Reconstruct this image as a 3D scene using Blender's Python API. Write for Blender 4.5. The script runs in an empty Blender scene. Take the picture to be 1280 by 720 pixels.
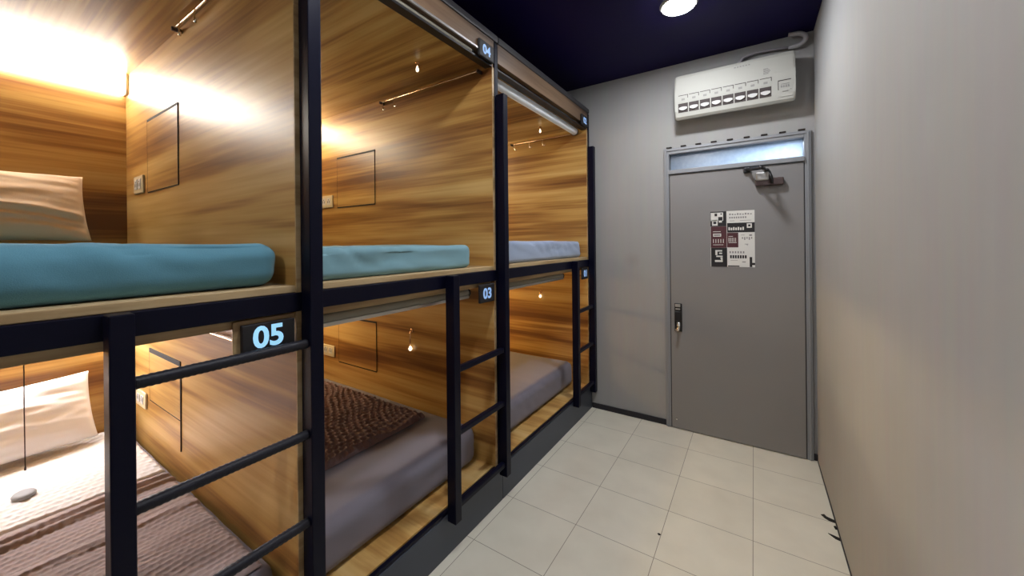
import bpy, bmesh, math, random
from mathutils import Vector, Matrix, noise
random.seed(7)
S = bpy.context.scene
C = S.collection
S.view_settings.view_transform = 'Standard'
S.view_settings.look = 'None'
S.view_settings.gamma = 1.0
S.view_settings.use_curve_mapping = False
S.view_settings.exposure = 0.0

# ------------------------------------------------------------------ room numbers (metres)
XR, YB, ZC = 0.333, 3.058, 2.745          # right wall, back wall, ceiling
XL, YF = -3.06, -2.6                      # wall behind the bunks, wall behind the viewer
XF = -1.17                                # front plane of the bunks
XB = -3.0                                 # back panels of the pods
BAYS = [(-0.42, 0.604), (0.655, 1.645), (1.6965, 3.005)]   # clear widths between partitions

# ------------------------------------------------------------------ materials
def new_mat(name):
    m = bpy.data.materials.new(name); m.use_nodes = True
    nt = m.node_tree; b = nt.nodes['Principled BSDF']
    return m, nt, b
def plain(name, col, rough=0.5, metal=0.0, spec=0.5, bump=0.0, bscale=200.0, var=0.0, vscale=6.0):
    m, nt, b = new_mat(name)
    b.inputs['Base Color'].default_value = (*col, 1)
    b.inputs['Roughness'].default_value = rough
    b.inputs['Metallic'].default_value = metal
    b.inputs['Specular IOR Level'].default_value = spec
    tc = nt.nodes.new('ShaderNodeTexCoord')
    if var > 0:
        n = nt.nodes.new('ShaderNodeTexNoise'); n.inputs['Scale'].default_value = vscale; n.inputs['Detail'].default_value = 4
        nt.links.new(tc.outputs['Object'], n.inputs['Vector'])
        mx = nt.nodes.new('ShaderNodeMix'); mx.data_type = 'RGBA'
        mx.inputs['A'].default_value = (*[c * (1 - var) for c in col], 1)
        mx.inputs['B'].default_value = (*[min(1, c * (1 + var)) for c in col], 1)
        nt.links.new(n.outputs['Fac'], mx.inputs['Factor'])
        nt.links.new(mx.outputs['Result'], b.inputs['Base Color'])
    if bump > 0:
        n = nt.nodes.new('ShaderNodeTexNoise'); n.inputs['Scale'].default_value = bscale; n.inputs['Detail'].default_value = 3
        nt.links.new(tc.outputs['Object'], n.inputs['Vector'])
        bp = nt.nodes.new('ShaderNodeBump'); bp.inputs['Strength'].default_value = bump; bp.inputs['Distance'].default_value = 0.002
        nt.links.new(n.outputs['Fac'], bp.inputs['Height']); nt.links.new(bp.outputs['Normal'], b.inputs['Normal'])
    return m
def emit(name, col, s):
    m, nt, b = new_mat(name)
    b.inputs['Base Color'].default_value = (*col, 1)
    b.inputs['Emission Color'].default_value = (*col, 1)
    b.inputs['Emission Strength'].default_value = s
    return m
def wood(name, axis, seed=0.0, rough=0.38, cols=None, across=6.5, along=0.42):
    cols = cols or [(0.155, 0.060, 0.017), (0.315, 0.152, 0.040), (0.49, 0.285, 0.083), (0.62, 0.42, 0.165)]
    m, nt, b = new_mat(name); N = nt.nodes; L = nt.links
    tc = N.new('ShaderNodeTexCoord')
    def mapped(al, ac):
        mp = N.new('ShaderNodeMapping')
        sc = [ac, ac, ac]; sc[axis] = al
        mp.inputs['Scale'].default_value = sc
        mp.inputs['Location'].default_value = (seed * 1.7, seed * 2.3, seed * 3.1)
        L.new(tc.outputs['Object'], mp.inputs['Vector']); return mp
    big = N.new('ShaderNodeTexNoise'); big.inputs['Scale'].default_value = 1.0; big.inputs['Detail'].default_value = 3
    big.inputs['Roughness'].default_value = 0.55; big.inputs['Distortion'].default_value = 0.35
    L.new(mapped(along, across).outputs[0], big.inputs['Vector'])
    fine = N.new('ShaderNodeTexNoise'); fine.inputs['Scale'].default_value = 1.0; fine.inputs['Detail'].default_value = 4
    L.new(mapped(2.2, 95.0).outputs[0], fine.inputs['Vector'])
    mid = N.new('ShaderNodeTexNoise'); mid.inputs['Scale'].default_value = 1.0; mid.inputs['Detail'].default_value = 2
    L.new(mapped(0.8, 30.0).outputs[0], mid.inputs['Vector'])
    a1 = N.new('ShaderNodeMath'); a1.operation = 'MULTIPLY_ADD'; a1.inputs[1].default_value = 0.17; L.new(fine.outputs['Fac'], a1.inputs[0]); L.new(big.outputs['Fac'], a1.inputs[2])
    a2 = N.new('ShaderNodeMath'); a2.operation = 'MULTIPLY_ADD'; a2.inputs[1].default_value = 0.26; L.new(mid.outputs['Fac'], a2.inputs[0]); L.new(a1.outputs[0], a2.inputs[2])
    rp = N.new('ShaderNodeValToRGB')
    pos = [0.55, 0.66, 0.75, 0.90]
    e = rp.color_ramp.elements
    e[0].position = pos[0]; e[0].color = (*cols[0], 1); e[1].position = pos[3]; e[1].color = (*cols[3], 1)
    for p, c in zip(pos[1:3], cols[1:3]):
        q = e.new(p); q.color = (*c, 1)
    L.new(a2.outputs[0], rp.inputs['Fac']); L.new(rp.outputs['Color'], b.inputs['Base Color'])
    b.inputs['Roughness'].default_value = rough
    b.inputs['Specular IOR Level'].default_value = 0.45
    bp = N.new('ShaderNodeBump'); bp.inputs['Strength'].default_value = 0.05; bp.inputs['Distance'].default_value = 0.0006
    L.new(fine.outputs['Fac'], bp.inputs['Height']); L.new(bp.outputs['Normal'], b.inputs['Normal'])
    return m
def fabric(name, col, weave=420.0, rough=0.85, var=0.06, bump=0.25):
    m = plain(name, col, rough, 0, 0.2, bump, weave, var, 5.0)
    m.node_tree.nodes['Principled BSDF'].inputs['Sheen Weight'].default_value = 0.15
    return m

pale = [(0.30, 0.19, 0.09), (0.40, 0.27, 0.13), (0.50, 0.36, 0.19), (0.58, 0.44, 0.26)]
M = {}
M['woodx'] = [wood('oak_laminate_along_depth_%d' % i, 0, 3.0 + 5.1 * i) for i in range(3)]
M['woody'] = [wood('oak_laminate_along_width_%d' % i, 1, 1.3 + 4.1 * i) for i in range(3)]
M['edge'] = wood('pale_plywood_edge', 1, 9.0, 0.5, pale, 14.0, 1.2)
M['ledge'] = wood('pale_platform_wood', 0, 2.0, 0.45, [(0.38, 0.19, 0.05), (0.52, 0.29, 0.085), (0.64, 0.40, 0.14), (0.70, 0.48, 0.2)], 7.0, 2.5)
M['fascia'] = wood('brown_fascia_wood', 1, 5.0, 0.4, [(0.05, 0.026, 0.014), (0.09, 0.05, 0.028), (0.14, 0.085, 0.05), (0.2, 0.13, 0.08)], 12.0, 0.7)
M['navy'] = plain('navy_black_steel_paint', (0.0028, 0.0032, 0.013), 0.36, 0.0, 0.17, 0.08, 300)
M['base'] = plain('charcoal_steel_panel', (0.046, 0.056, 0.080), 0.42, 0.0, 0.5, 0.04, 300, 0.10, 4)
M['toprail'] = plain('dark_grey_steel_trim', (0.05, 0.048, 0.052), 0.35, 0.3)
M['gap'] = plain('dark_gap', (0.012, 0.006, 0.004), 0.8)
M['rope'] = plain('ribbed_black_grip', (0.008, 0.008, 0.015), 0.5, 0, 0.35, 0.7, 160)
M['teal'] = fabric('teal_blue_sheet', (0.105, 0.27, 0.36))
M['teal2'] = fabric('pale_teal_sheet', (0.19, 0.35, 0.41))
M['lav'] = fabric('pale_lavender_blue_sheet', (0.33, 0.40, 0.54))
M['greysheet'] = fabric('grey_lavender_sheet', (0.20, 0.185, 0.225))
M['white_sheet'] = fabric('white_sheet', (0.72, 0.68, 0.65), 300)
M['quilt'] = fabric('white_quilted_sheet', (0.66, 0.63, 0.62), 260, 0.9, 0.04, 0.4)
M['taupe'] = fabric('taupe_waffle_blanket', (0.33, 0.26, 0.255), 240, 0.9, 0.12, 0.5)
M['brown'] = fabric('dark_brown_waffle_blanket', (0.20, 0.130, 0.130), 240, 0.9, 0.15, 0.5)
M['cream'] = fabric('cream_pillowcase', (0.80, 0.63, 0.47), 380)
M['whitepillow'] = fabric('white_pillowcase', (0.76, 0.73, 0.72), 380)
M['blind_grey'] = fabric('grey_blind_fabric', (0.27, 0.25, 0.20), 200)
M['blind_white'] = fabric('white_blind_fabric', (0.80, 0.84, 0.88), 200)
M['alu'] = plain('brushed_aluminium', (0.62, 0.60, 0.58), 0.35, 0.9)
M['chrome'] = plain('bright_chrome', (0.85, 0.83, 0.80), 0.18, 1.0)
M['brass'] = plain('warm_polished_metal', (0.80, 0.58, 0.40), 0.22, 1.0)
M['ivory'] = plain('ivory_plastic', (0.62, 0.52, 0.34), 0.4)
M['black'] = plain('black_plastic', (0.008, 0.007, 0.008), 0.45)
M['acwhite'] = plain('off_white_plastic', (0.42, 0.41, 0.37), 0.6, 0, 0.5, 0, 0, 0.03, 3)
M['acflap'] = plain('white_vane_plastic', (0.58, 0.565, 0.545), 0.5)
M['acdark'] = plain('dark_outlet', (0.045, 0.032, 0.03), 0.7)
M['acgrey'] = plain('grey_print', (0.27, 0.26, 0.245), 0.6)
M['pipe'] = plain('grey_pipe_wrap', (0.30, 0.28, 0.30), 0.6, 0, 0.4, 0.4, 60, 0.15, 20)
M['door'] = plain('grey_door_paint', (0.24, 0.228, 0.225), 0.45, 0, 0.4, 0.03, 400, 0.06, 2.5)
M['frame'] = plain('grey_door_frame_metal', (0.27, 0.275, 0.29), 0.45, 0.1, 0.5)
M['bronze'] = plain('brown_metal', (0.09, 0.062, 0.06), 0.4, 0.5)
M['paper'] = plain('white_paper', (0.72, 0.70, 0.66), 0.7)
M['ink'] = plain('black_ink', (0.012, 0.010, 0.012), 0.6)
M['maroon'] = plain('maroon_ink', (0.075, 0.018, 0.024), 0.6)
M['greyink'] = plain('grey_ink', (0.22, 0.20, 0.20), 0.6)
M['puck'] = plain('grey_plastic_puck', (0.22, 0.22, 0.23), 0.5)
M['skirting'] = plain('black_skirting_paint', (0.010, 0.008, 0.013), 0.5)
M['dirt'] = plain('black_dirt', (0.012, 0.010, 0.008), 0.9)
M['digit'] = emit('lit_pale_blue_digit', (0.26, 0.52, 0.72), 1.0)
M['digit_dim'] = emit('dim_pale_blue_digit', (0.22, 0.36, 0.62), 0.75)
M['bulb'] = emit('glowing_bulb_glass', (1.0, 0.86, 0.62), 2.2)
M['lens'] = emit('white_downlight_lens', (0.93, 0.96, 1.0), 300.0)
M['lens_added'] = emit('added_downlight_lens', (0.95, 0.96, 1.0), 225.0)  # glow of the two added lamps that are out of view
UP = [27.0, 26.0, 31.0]; LO = [52.0, 20.0, 38.0]
UPC = [(1.0, 0.95, 0.86), (1.0, 0.90, 0.68), (1.0, 0.86, 0.56)]
LOC = [(0.90, 0.93, 1.0), (1.0, 0.80, 0.48), (1.0, 0.72, 0.30)]

def wall_mat():
    m, nt, b = new_mat('grey_plaster'); N = nt.nodes; L = nt.links
    tc = N.new('ShaderNodeTexCoord')
    n = N.new('ShaderNodeTexNoise'); n.inputs['Scale'].default_value = 1.6; n.inputs['Detail'].default_value = 6; L.new(tc.outputs['Object'], n.inputs['Vector'])
    mp = N.new('ShaderNodeMapping'); mp.inputs['Scale'].default_value = (30, 30, 2.0); L.new(tc.outputs['Object'], mp.inputs['Vector'])
    n2 = N.new('ShaderNodeTexNoise'); n2.inputs['Scale'].default_value = 1; n2.inputs['Detail'].default_value = 3; L.new(mp.outputs[0], n2.inputs['Vector'])
    mx = N.new('ShaderNodeMix'); mx.data_type = 'RGBA'; mx.inputs['A'].default_value = (0.325, 0.318, 0.310, 1); mx.inputs['B'].default_value = (0.395, 0.388, 0.380, 1)
    L.new(n.outputs['Fac'], mx.inputs['Factor'])
    mx2 = N.new('ShaderNodeMix'); mx2.data_type = 'RGBA'; mx2.blend_type = 'MULTIPLY'; mx2.inputs['Factor'].default_value = 0.10
    L.new(mx.outputs['Result'], mx2.inputs['A']); L.new(n2.outputs['Color'], mx2.inputs['B'])
    vs = N.new('ShaderNodeVectorMath'); vs.operation = 'DISTANCE'; vs.inputs[1].default_value = (-0.822, 3.058, 1.262); L.new(tc.outputs['Object'], vs.inputs[0])
    mr = N.new('ShaderNodeMapRange'); mr.inputs['From Min'].default_value = 0.01; mr.inputs['From Max'].default_value = 0.075; mr.inputs['To Min'].default_value = 0.38; mr.inputs['To Max'].default_value = 0.0; L.new(vs.outputs['Value'], mr.inputs['Value'])
    mu = N.new('ShaderNodeMath'); mu.operation = 'MULTIPLY'; L.new(mr.outputs[0], mu.inputs[0]); L.new(n.outputs['Fac'], mu.inputs[1])
    mx3 = N.new('ShaderNodeMix'); mx3.data_type = 'RGBA'; mx3.inputs['B'].default_value = (0.16, 0.11, 0.08, 1); L.new(mu.outputs[0], mx3.inputs['Factor']); L.new(mx2.outputs['Result'], mx3.inputs['A'])
    L.new(mx3.outputs['Result'], b.inputs['Base Color'])
    b.inputs['Roughness'].default_value = 0.75; b.inputs['Specular IOR Level'].default_value = 0.25
    bp = N.new('ShaderNodeBump'); bp.inputs['Strength'].default_value = 0.05; bp.inputs['Distance'].default_value = 0.001
    L.new(n2.outputs['Fac'], bp.inputs['Height']); L.new(bp.outputs['Normal'], b.inputs['Normal'])
    return m
M['wall'] = wall_mat()
def floor_mat():
    m, nt, b = new_mat('cream_floor_tiles'); N = nt.nodes; L = nt.links
    tc = N.new('ShaderNodeTexCoord')
    mp = N.new('ShaderNodeMapping'); mp.inputs['Location'].default_value = (0.757, -1.39 + 0.345 * 8, 0); L.new(tc.outputs['Object'], mp.inputs['Vector'])
    br = N.new('ShaderNodeTexBrick'); br.offset = 0.0; br.squash = 1.0
    br.inputs['Scale'].default_value = 1.0; br.inputs['Brick Width'].default_value = 0.3715; br.inputs['Row Height'].default_value = 0.345
    br.inputs['Mortar Size'].default_value = 0.0016; br.inputs['Mortar Smooth'].default_value = 0.3; br.inputs['Bias'].default_value = 0
    br.inputs['Color1'].default_value = (0.69, 0.65, 0.545, 1); br.inputs['Color2'].default_value = (0.72, 0.68, 0.575, 1); br.inputs['Mortar'].default_value = (0.25, 0.215, 0.17, 1)
    L.new(mp.outputs[0], br.inputs['Vector'])
    n = N.new('ShaderNodeTexNoise'); n.inputs['Scale'].default_value = 5; n.inputs['Detail'].default_value = 6; L.new(tc.outputs['Object'], n.inputs['Vector'])
    rp = N.new('ShaderNodeValToRGB'); rp.color_ramp.elements[0].color = (0.94, 0.935, 0.925, 1); rp.color_ramp.elements[1].color = (1.03, 1.03, 1.03, 1)
    rp.color_ramp.elements[0].position = 0.3; rp.color_ramp.elements[1].position = 0.65
    L.new(n.outputs['Fac'], rp.inputs['Fac'])
    mx = N.new('ShaderNodeMix'); mx.data_type = 'RGBA'; mx.blend_type = 'MULTIPLY'; mx.inputs['Factor'].default_value = 1
    L.new(br.outputs['Color'], mx.inputs['A']); L.new(rp.outputs['Color'], mx.inputs['B']); L.new(mx.outputs['Result'], b.inputs['Base Color'])
    b.inputs['Roughness'].default_value = 0.42; b.inputs['Specular IOR Level'].default_value = 0.35
    bp = N.new('ShaderNodeBump'); bp.inputs['Strength'].default_value = 0.3; bp.inputs['Distance'].default_value = 0.001; bp.invert = True
    L.new(br.outputs['Fac'], bp.inputs['Height']); L.new(bp.outputs['Normal'], b.inputs['Normal'])
    return m
M['floor'] = floor_mat()
M['ceil'] = plain('navy_ceiling_paint', (0.006, 0.0022, 0.046), 0.5, 0, 0.12, 0.05, 60, 0.1, 2)
def frosted():
    m, nt, b = new_mat('frosted_glass'); N = nt.nodes; L = nt.links
    tc = N.new('ShaderNodeTexCoord')
    n = N.new('ShaderNodeTexNoise'); n.inputs['Scale'].default_value = 40; n.inputs['Detail'].default_value = 4; L.new(tc.outputs['Object'], n.inputs['Vector'])
    tr = N.new('ShaderNodeBsdfTranslucent'); gl = N.new('ShaderNodeBsdfGlossy'); gl.inputs['Roughness'].default_value = 0.25
    rp = N.new('ShaderNodeValToRGB'); rp.color_ramp.elements[0].color = (0.55, 0.62, 0.72, 1); rp.color_ramp.elements[1].color = (0.85, 0.9, 0.95, 1); L.new(n.outputs['Fac'], rp.inputs['Fac'])
    L.new(rp.outputs['Color'], tr.inputs['Color'])
    ms = N.new('ShaderNodeMixShader'); ms.inputs[0].default_value = 0.12
    L.new(tr.outputs[0], ms.inputs[1]); L.new(gl.outputs[0], ms.inputs[2]); L.new(ms.outputs[0], N['Material Output'].inputs['Surface'])
    return m
M['frosted'] = frosted()

# ------------------------------------------------------------------ mesh helpers (all in world coordinates)
def B():
    return bmesh.new()
def box(bm, a, b, bev=0.0, seg=2):
    lo = Vector([min(p, q) for p, q in zip(a, b)]); hi = Vector([max(p, q) for p, q in zip(a, b)])
    r = bmesh.ops.create_cube(bm, size=1.0, matrix=Matrix.Translation((lo + hi) / 2) @ Matrix.Diagonal((*(hi - lo), 1)))
    vs = r['verts']
    if bev > 0:
        es = list({e for v in vs for e in v.link_edges})
        bmesh.ops.bevel(bm, geom=es, offset=min(bev, min(hi - lo) * 0.45), segments=seg, affect='EDGES', profile=0.5)
    return bm
def tube(bm, pts, rad, n=10, cap=True):
    pts = [Vector(p) for p in pts]
    rads = rad if isinstance(rad, (list, tuple)) else [rad] * len(pts)
    rings = []; prev = None
    for i, p in enumerate(pts):
        t = (pts[min(i + 1, len(pts) - 1)] - pts[max(i - 1, 0)]).normalized()
        if prev is None:
            ref = Vector((0, 0, 1)) if abs(t.z) < 0.9 else Vector((1, 0, 0))
            u = t.cross(ref).normalized()
        else:
            u = (prev - t * prev.dot(t)).normalized()
        prev = u; w = t.cross(u)
        rings.append([bm.verts.new(p + (u * math.cos(k * 2 * math.pi / n) + w * math.sin(k * 2 * math.pi / n)) * rads[i]) for k in range(n)])
    for a, b in zip(rings, rings[1:]):
        for k in range(n):
            f = bm.faces.new((a[k], a[(k + 1) % n], b[(k + 1) % n], b[k])); f.smooth = True
    if cap:
        bm.faces.new(rings[0][::-1]); bm.faces.new(rings[-1])
    return bm
def lathe(bm, c, prof, n=24, axis='z'):
    c = Vector(c); rings = []
    for r, h in prof:
        ring = []
        for k in range(n):
            a = 2 * math.pi * k / n
            if axis == 'z': p = Vector((r * math.cos(a), r * math.sin(a), h))
            elif axis == 'y': p = Vector((r * math.cos(a), h, r * math.sin(a)))
            else: p = Vector((h, r * math.cos(a), r * math.sin(a)))
            ring.append(bm.verts.new(c + p))
        rings.append(ring)
    for a, b in zip(rings, rings[1:]):
        for k in range(n):
            f = bm.faces.new((a[k], a[(k + 1) % n], b[(k + 1) % n], b[k])); f.smooth = True
    bm.faces.new(rings[0]); bm.faces.new(rings[-1][::-1])
    return bm
def prism(bm, prof, x0, x1):              # (y, z) outline pushed along x
    a = [bm.verts.new((x0, y, z)) for y, z in prof]; b = [bm.verts.new((x1, y, z)) for y, z in prof]
    bm.faces.new(a); bm.faces.new(b[::-1]); n = len(prof)
    for k in range(n):
        bm.faces.new((a[k], b[k], b[(k + 1) % n], a[(k + 1) % n]))
    return bm
def plate_yz(bm, x0, x1, pts):            # outline in (y, z) given a thickness along x
    return prism_axis(bm, [(p[0], p[1]) for p in pts], x0, x1)
def finish(bm):
    bmesh.ops.recalc_face_normals(bm, faces=bm.faces)
def link(name, bm, m, origin, smooth=False, auto=None):
    finish(bm)
    bmesh.ops.translate(bm, verts=bm.verts, vec=-Vector(origin))
    me = bpy.data.meshes.new(name); bm.to_mesh(me); bm.free()
    me.materials.append(m)
    if smooth:
        for p in me.polygons: p.use_smooth = True
    o = bpy.data.objects.new(name, me); C.objects.link(o)
    return o
def world_loc(o):
    v = Vector(o.location)
    while o.parent:
        o = o.parent; v += Vector(o.location)
    return v
def part(parent, name, bm, m, smooth=False, label=None, kind=None):
    o = link(name, bm, m, world_loc(parent), smooth); o.parent = parent
    if label: o['label'] = label
    if kind: o['kind'] = kind
    return o
def tag(o, label, cat, group=None):
    o['label'] = label; o['category'] = cat
    if group: o['group'] = group
    return o
def root(name, loc, label, cat, group=None):
    o = bpy.data.objects.new(name, None); C.objects.link(o); o.location = loc; o.empty_display_size = 0.05
    return tag(o, label, cat, group)
def thing(name, bm, m, label, cat, group=None, smooth=False):
    xs = [v.co.x for v in bm.verts]; ys = [v.co.y for v in bm.verts]; zs = [v.co.z for v in bm.verts]
    c = ((min(xs) + max(xs)) / 2, (min(ys) + max(ys)) / 2, min(zs))
    o = link(name, bm, m, c, smooth); o.location = c
    return tag(o, label, cat, group)
def struct(name, bm, m, parent=None):
    if parent: return part(parent, name, bm, m)
    o = link(name, bm, m, (0, 0, 0)); o['kind'] = 'structure'; return o
def text_bm(s, size, bold=0.0, shear=0.0, ext=0.0008):
    cu = bpy.data.curves.new('lettering', 'FONT'); cu.body = s; cu.size = size; cu.offset = bold; cu.shear = shear; cu.extrude = ext
    cu.align_x = 'CENTER'; cu.align_y = 'CENTER'; cu.resolution_u = 4
    o = bpy.data.objects.new('lettering', cu); C.objects.link(o)
    dg = bpy.context.evaluated_depsgraph_get(); me = bpy.data.meshes.new_from_object(o.evaluated_get(dg))
    bm = bmesh.new(); bm.from_mesh(me)
    bpy.data.objects.remove(o); bpy.data.curves.remove(cu); bpy.data.meshes.remove(me)
    xs = [v.co.x for v in bm.verts]; ys = [v.co.y for v in bm.verts]
    bmesh.ops.translate(bm, verts=bm.verts, vec=(-(min(xs) + max(xs)) / 2, -(min(ys) + max(ys)) / 2, 0))
    return bm

# ------------------------------------------------------------------ room shell
bm = B(); box(bm, (XL - 0.1, YF - 0.1, -0.12), (XR + 0.12, YB + 0.12, 0)); struct('floor', bm, M['floor'])
bm = B(); box(bm, (XL - 0.1, YF - 0.1, ZC), (XR + 0.12, YB + 0.12, ZC + 0.1)); struct('ceiling', bm, M['ceil'])
bm = B(); box(bm, (XR, YF - 0.1, 0), (XR + 0.12, YB + 0.12, ZC)); struct('wall_right', bm, M['wall'])
bm = B(); box(bm, (XL - 0.1, YF - 0.1, 0), (XL, YB + 0.12, ZC)); struct('wall_left', bm, M['wall'])
bm = B(); box(bm, (XL, YF - 0.1, 0), (XR, YF, ZC)); struct('wall_front', bm, M['wall'])
DX0, DX1, DZ = -0.572, 0.312, 2.113        # outer size of the door frame
bm = B()
box(bm, (XL, YB, 0), (DX0, YB + 0.12, ZC)); box(bm, (DX1, YB, 0), (XR, YB + 0.12, ZC)); box(bm, (DX0, YB, DZ), (DX1, YB + 0.12, ZC))
struct('wall_back', bm, M['wall'])
bm = B(); box(bm, (XF + 0.003, YB - 0.012, 0), (DX0 - 0.002, YB, 0.042), 0.003); box(bm, (DX1 + 0.001, YB - 0.012, 0), (XR, YB, 0.042), 0.003)
struct('baseboard_back', bm, M['skirting'])
bm = B(); box(bm, (XR - 0.004, YF, 0), (XR, YB - 0.0125, 0.007)); struct('caulk_line_right', bm, M['skirting'])  # thin black strip for the dark caulk line; this wall has no skirting
bm = B(); box(bm, (DX0 - 0.3, YB + 0.55, 1.2), (DX1 + 0.3, YB + 0.6, ZC)); struct('wall_beyond', bm, M['wall'])

# ------------------------------------------------------------------ door
door = bpy.data.objects.new('door_1', None); C.objects.link(door); door.location = (-0.13, YB, 0); door['kind'] = 'structure'
bm = B(); w = 0.042; y0, y1 = YB - 0.022, YB + 0.10
box(bm, (DX0, y0, 0), (DX0 + w - 0.004, y1, DZ), 0.003); box(bm, (DX1 - w + 0.008, y0, 0), (DX1, y1, DZ), 0.003); box(bm, (DX0 + w - 0.004, y0, DZ - 0.045), (DX1 - w + 0.008, y1, DZ), 0.003)
box(bm, (DX0 + w - 0.004, y0 - 0.020, 1.914), (DX1 - w + 0.008, y1, 1.945), 0.003)
part(door, 'door_frame', bm, M['frame'])
bm = B(); box(bm, (DX0 + 0.012, y0 - 0.006, 0), (DX0 + 0.022, y0 - 0.0002, DZ - 0.012), 0.002); box(bm, (DX1 - 0.02, y0 - 0.006, 0), (DX1 - 0.010, y0 - 0.0002, DZ - 0.012), 0.002); box(bm, (DX0 + 0.022, y0 - 0.006, DZ - 0.022), (DX1 - 0.02, y0 - 0.0002, DZ - 0.012), 0.002)
part(door, 'frame_bead', bm, M['frame'])
# small black packers along the frame head
bm = B()
for k in range(9):
    xx = DX0 + 0.02 + k * 0.1; box(bm, (xx, y0 - 0.004, DZ + 0.0002), (xx + 0.036, YB - 0.0002, DZ + 0.010))
part(door, 'head_gasket', bm, M['gap'])
LX0, LX1, LY = DX0 + w + 0.001, DX1 - w + 0.004, YB - 0.028
bm = B(); box(bm, (LX0, LY, 0.006), (LX1, LY + 0.04, 1.908), 0.002)
leaf = part(door, 'door_leaf', bm, M['door'])
bm = B(); box(bm, (LX0 - 0.006, LY + 0.006, 0.004), (LX0 - 0.0005, LY + 0.03, 1.9)); box(bm, (LX1 + 0.0005, LY + 0.006, 0.004), (LX1 + 0.005, LY + 0.03, 1.9))
part(door, 'door_seal', bm, M['black'])
bm = B(); box(bm, (LX0, YB + 0.03, 1.943), (LX1 + 0.002, YB + 0.036, DZ - 0.043))
part(door, 'transom_glass', bm, M['frosted'])
bm = B(); lathe(bm, (-0.497, LY, 0.075), [(0.0005, -0.006), (0.006, -0.005), (0.008, 0.0)], 14, 'y')
part(leaf, 'screw_cap', bm, M['chrome'])
# lock
hx = -0.478
bm = B(); box(bm, (hx - 0.026, LY - 0.010, 0.735), (hx + 0.026, LY, 0.945), 0.006)
lock = part(door, 'lock_plate', bm, M['black'])
bm = B(); box(bm, (hx - 0.020, LY - 0.016, 0.918), (hx + 0.016, LY - 0.010, 0.940), 0.003); box(bm, (hx - 0.018, LY - 0.014, 0.897), (hx + 0.014, LY - 0.010, 0.908), 0.002)
part(lock, 'latch_cover', bm, M['alu'])
bm = B(); box(bm, (hx - 0.024, LY - 0.028, 0.815), (hx + 0.024, LY - 0.010, 0.888), 0.006); part(lock, 'lock_body', bm, M['black'])
bm = B(); tube(bm, [(hx + 0.006, LY - 0.008, 0.80), (hx + 0.006, LY - 0.042, 0.80)], 0.011, 12)
tube(bm, [(hx + 0.006, LY - 0.040, 0.812), (hx + 0.008, LY - 0.044, 0.78), (hx + 0.004, LY - 0.044, 0.755), (hx - 0.014, LY - 0.042, 0.752)], [0.012, 0.011, 0.011, 0.009], 12)
part(lock, 'door_handle', bm, M['chrome'])
# closer
cz = 1.80
bm = B(); box(bm, (0.012, LY - 0.042, cz - 0.028), (0.168, LY, cz + 0.020), 0.006)
closer = part(door, 'door_closer', bm, M['bronze'])
bm = B(); box(bm, (0.016, LY - 0.052, cz + 0.006), (0.088, LY - 0.002, cz + 0.062), 0.008); part(closer, 'closer_cover', bm, M['alu'])
bm = B(); lathe(bm, (0.075, LY - 0.03, cz + 0.062), [(0.018, 0), (0.018, 0.012), (0.012, 0.022), (0.004, 0.026)], 16)
tube(bm, [(0.088, LY - 0.03, cz + 0.066), (0.098, LY - 0.045, cz + 0.03), (0.106, LY - 0.044, cz - 0.02)], [0.010, 0.010, 0.007], 10)
part(closer, 'closer_spindle', bm, M['black'])
bm = B(); tube(bm, [(0.072, LY - 0.03, cz + 0.076), (0.042, 2.83, cz + 0.070)], 0.0105, 8); tube(bm, [(0.042, 2.83, cz + 0.064), (-0.035, LY - 0.016, cz + 0.090)], 0.0105, 8)
lathe(bm, (0.042, 2.83, cz + 0.056), [(0.013, 0), (0.013, 0.022)], 12); box(bm, (-0.055, LY - 0.022, cz + 0.070), (-0.015, LY, cz + 0.108), 0.004)
part(closer, 'closer_arm', bm, M['black'])

# ------------------------------------------------------------------ poster on the door
px0, px1, pz0, pz1 = -0.259, 0.007, 1.226, 1.617
py = LY
bm = B(); box(bm, (px0, py - 0.0015, pz0), (px1, py - 0.0002, pz1))
poster = bm; pmats = [M['paper'], M['ink'], M['maroon'], M['greyink']]
def ink(k, n0):
    poster.faces.ensure_lookup_table()
    for f in poster.faces[n0:]: f.material_index = k
def pr(u, v): return px0 + u * (px1 - px0), pz1 - v * (pz1 - pz0)
def prect(bm, u0, v0, u1, v1, lay=1):
    a = pr(u0, v0); b = pr(u1, v1); box(bm, (a[0], py - 0.0015 - 0.0005 * lay, a[1]), (b[0], py - 0.0015 - 0.0005 * (lay - 1), b[1]))
n0 = len(poster.faces); prect(bm, 0, 0, 0.375, 0.27); prect(bm, 0.01, 0.66, 0.385, 1.0); prect(bm, 0.39, 0.215, 1.0, 0.385); prect(bm, 0.4, 0.975, 0.66, 0.995); prect(bm, 0.885, 0.82, 0.94, 0.995); prect(bm, 0.94, 0.92, 1.0, 0.96)
ink(1, n0)
n0 = len(poster.faces); prect(bm, 0.005, 0.272, 0.378, 0.658); prect(bm, 0.385, 0.39, 0.64, 0.65); ink(2, n0)
n0 = len(poster.faces)
prect(bm, 0.01, 0.02, 0.30, 0.17, 2); prect(bm, 0.04, 0.15, 0.17, 0.255, 2); prect(bm, 0.2, 0.17, 0.27, 0.2, 2)
for q in [(0.11, 0.70, 0.16, 0.79), (0.16, 0.70, 0.27, 0.725), (0.20, 0.745, 0.27, 0.77), (0.13, 0.80, 0.28, 0.825), (0.23, 0.83, 0.28, 0.86), (0.10, 0.88, 0.28, 0.915), (0.24, 0.86, 0.28, 0.89)]: prect(bm, *q, 2)
prect(bm, 0.83, 0.23, 0.94, 0.31, 2)
for k in range(7): prect(bm, 0.42 + k * 0.052, 0.29 + 0.01 * (k % 2), 0.455 + k * 0.052, 0.345, 2)
prect(bm, 0.06, 0.40, 0.25, 0.455, 2)
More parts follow.
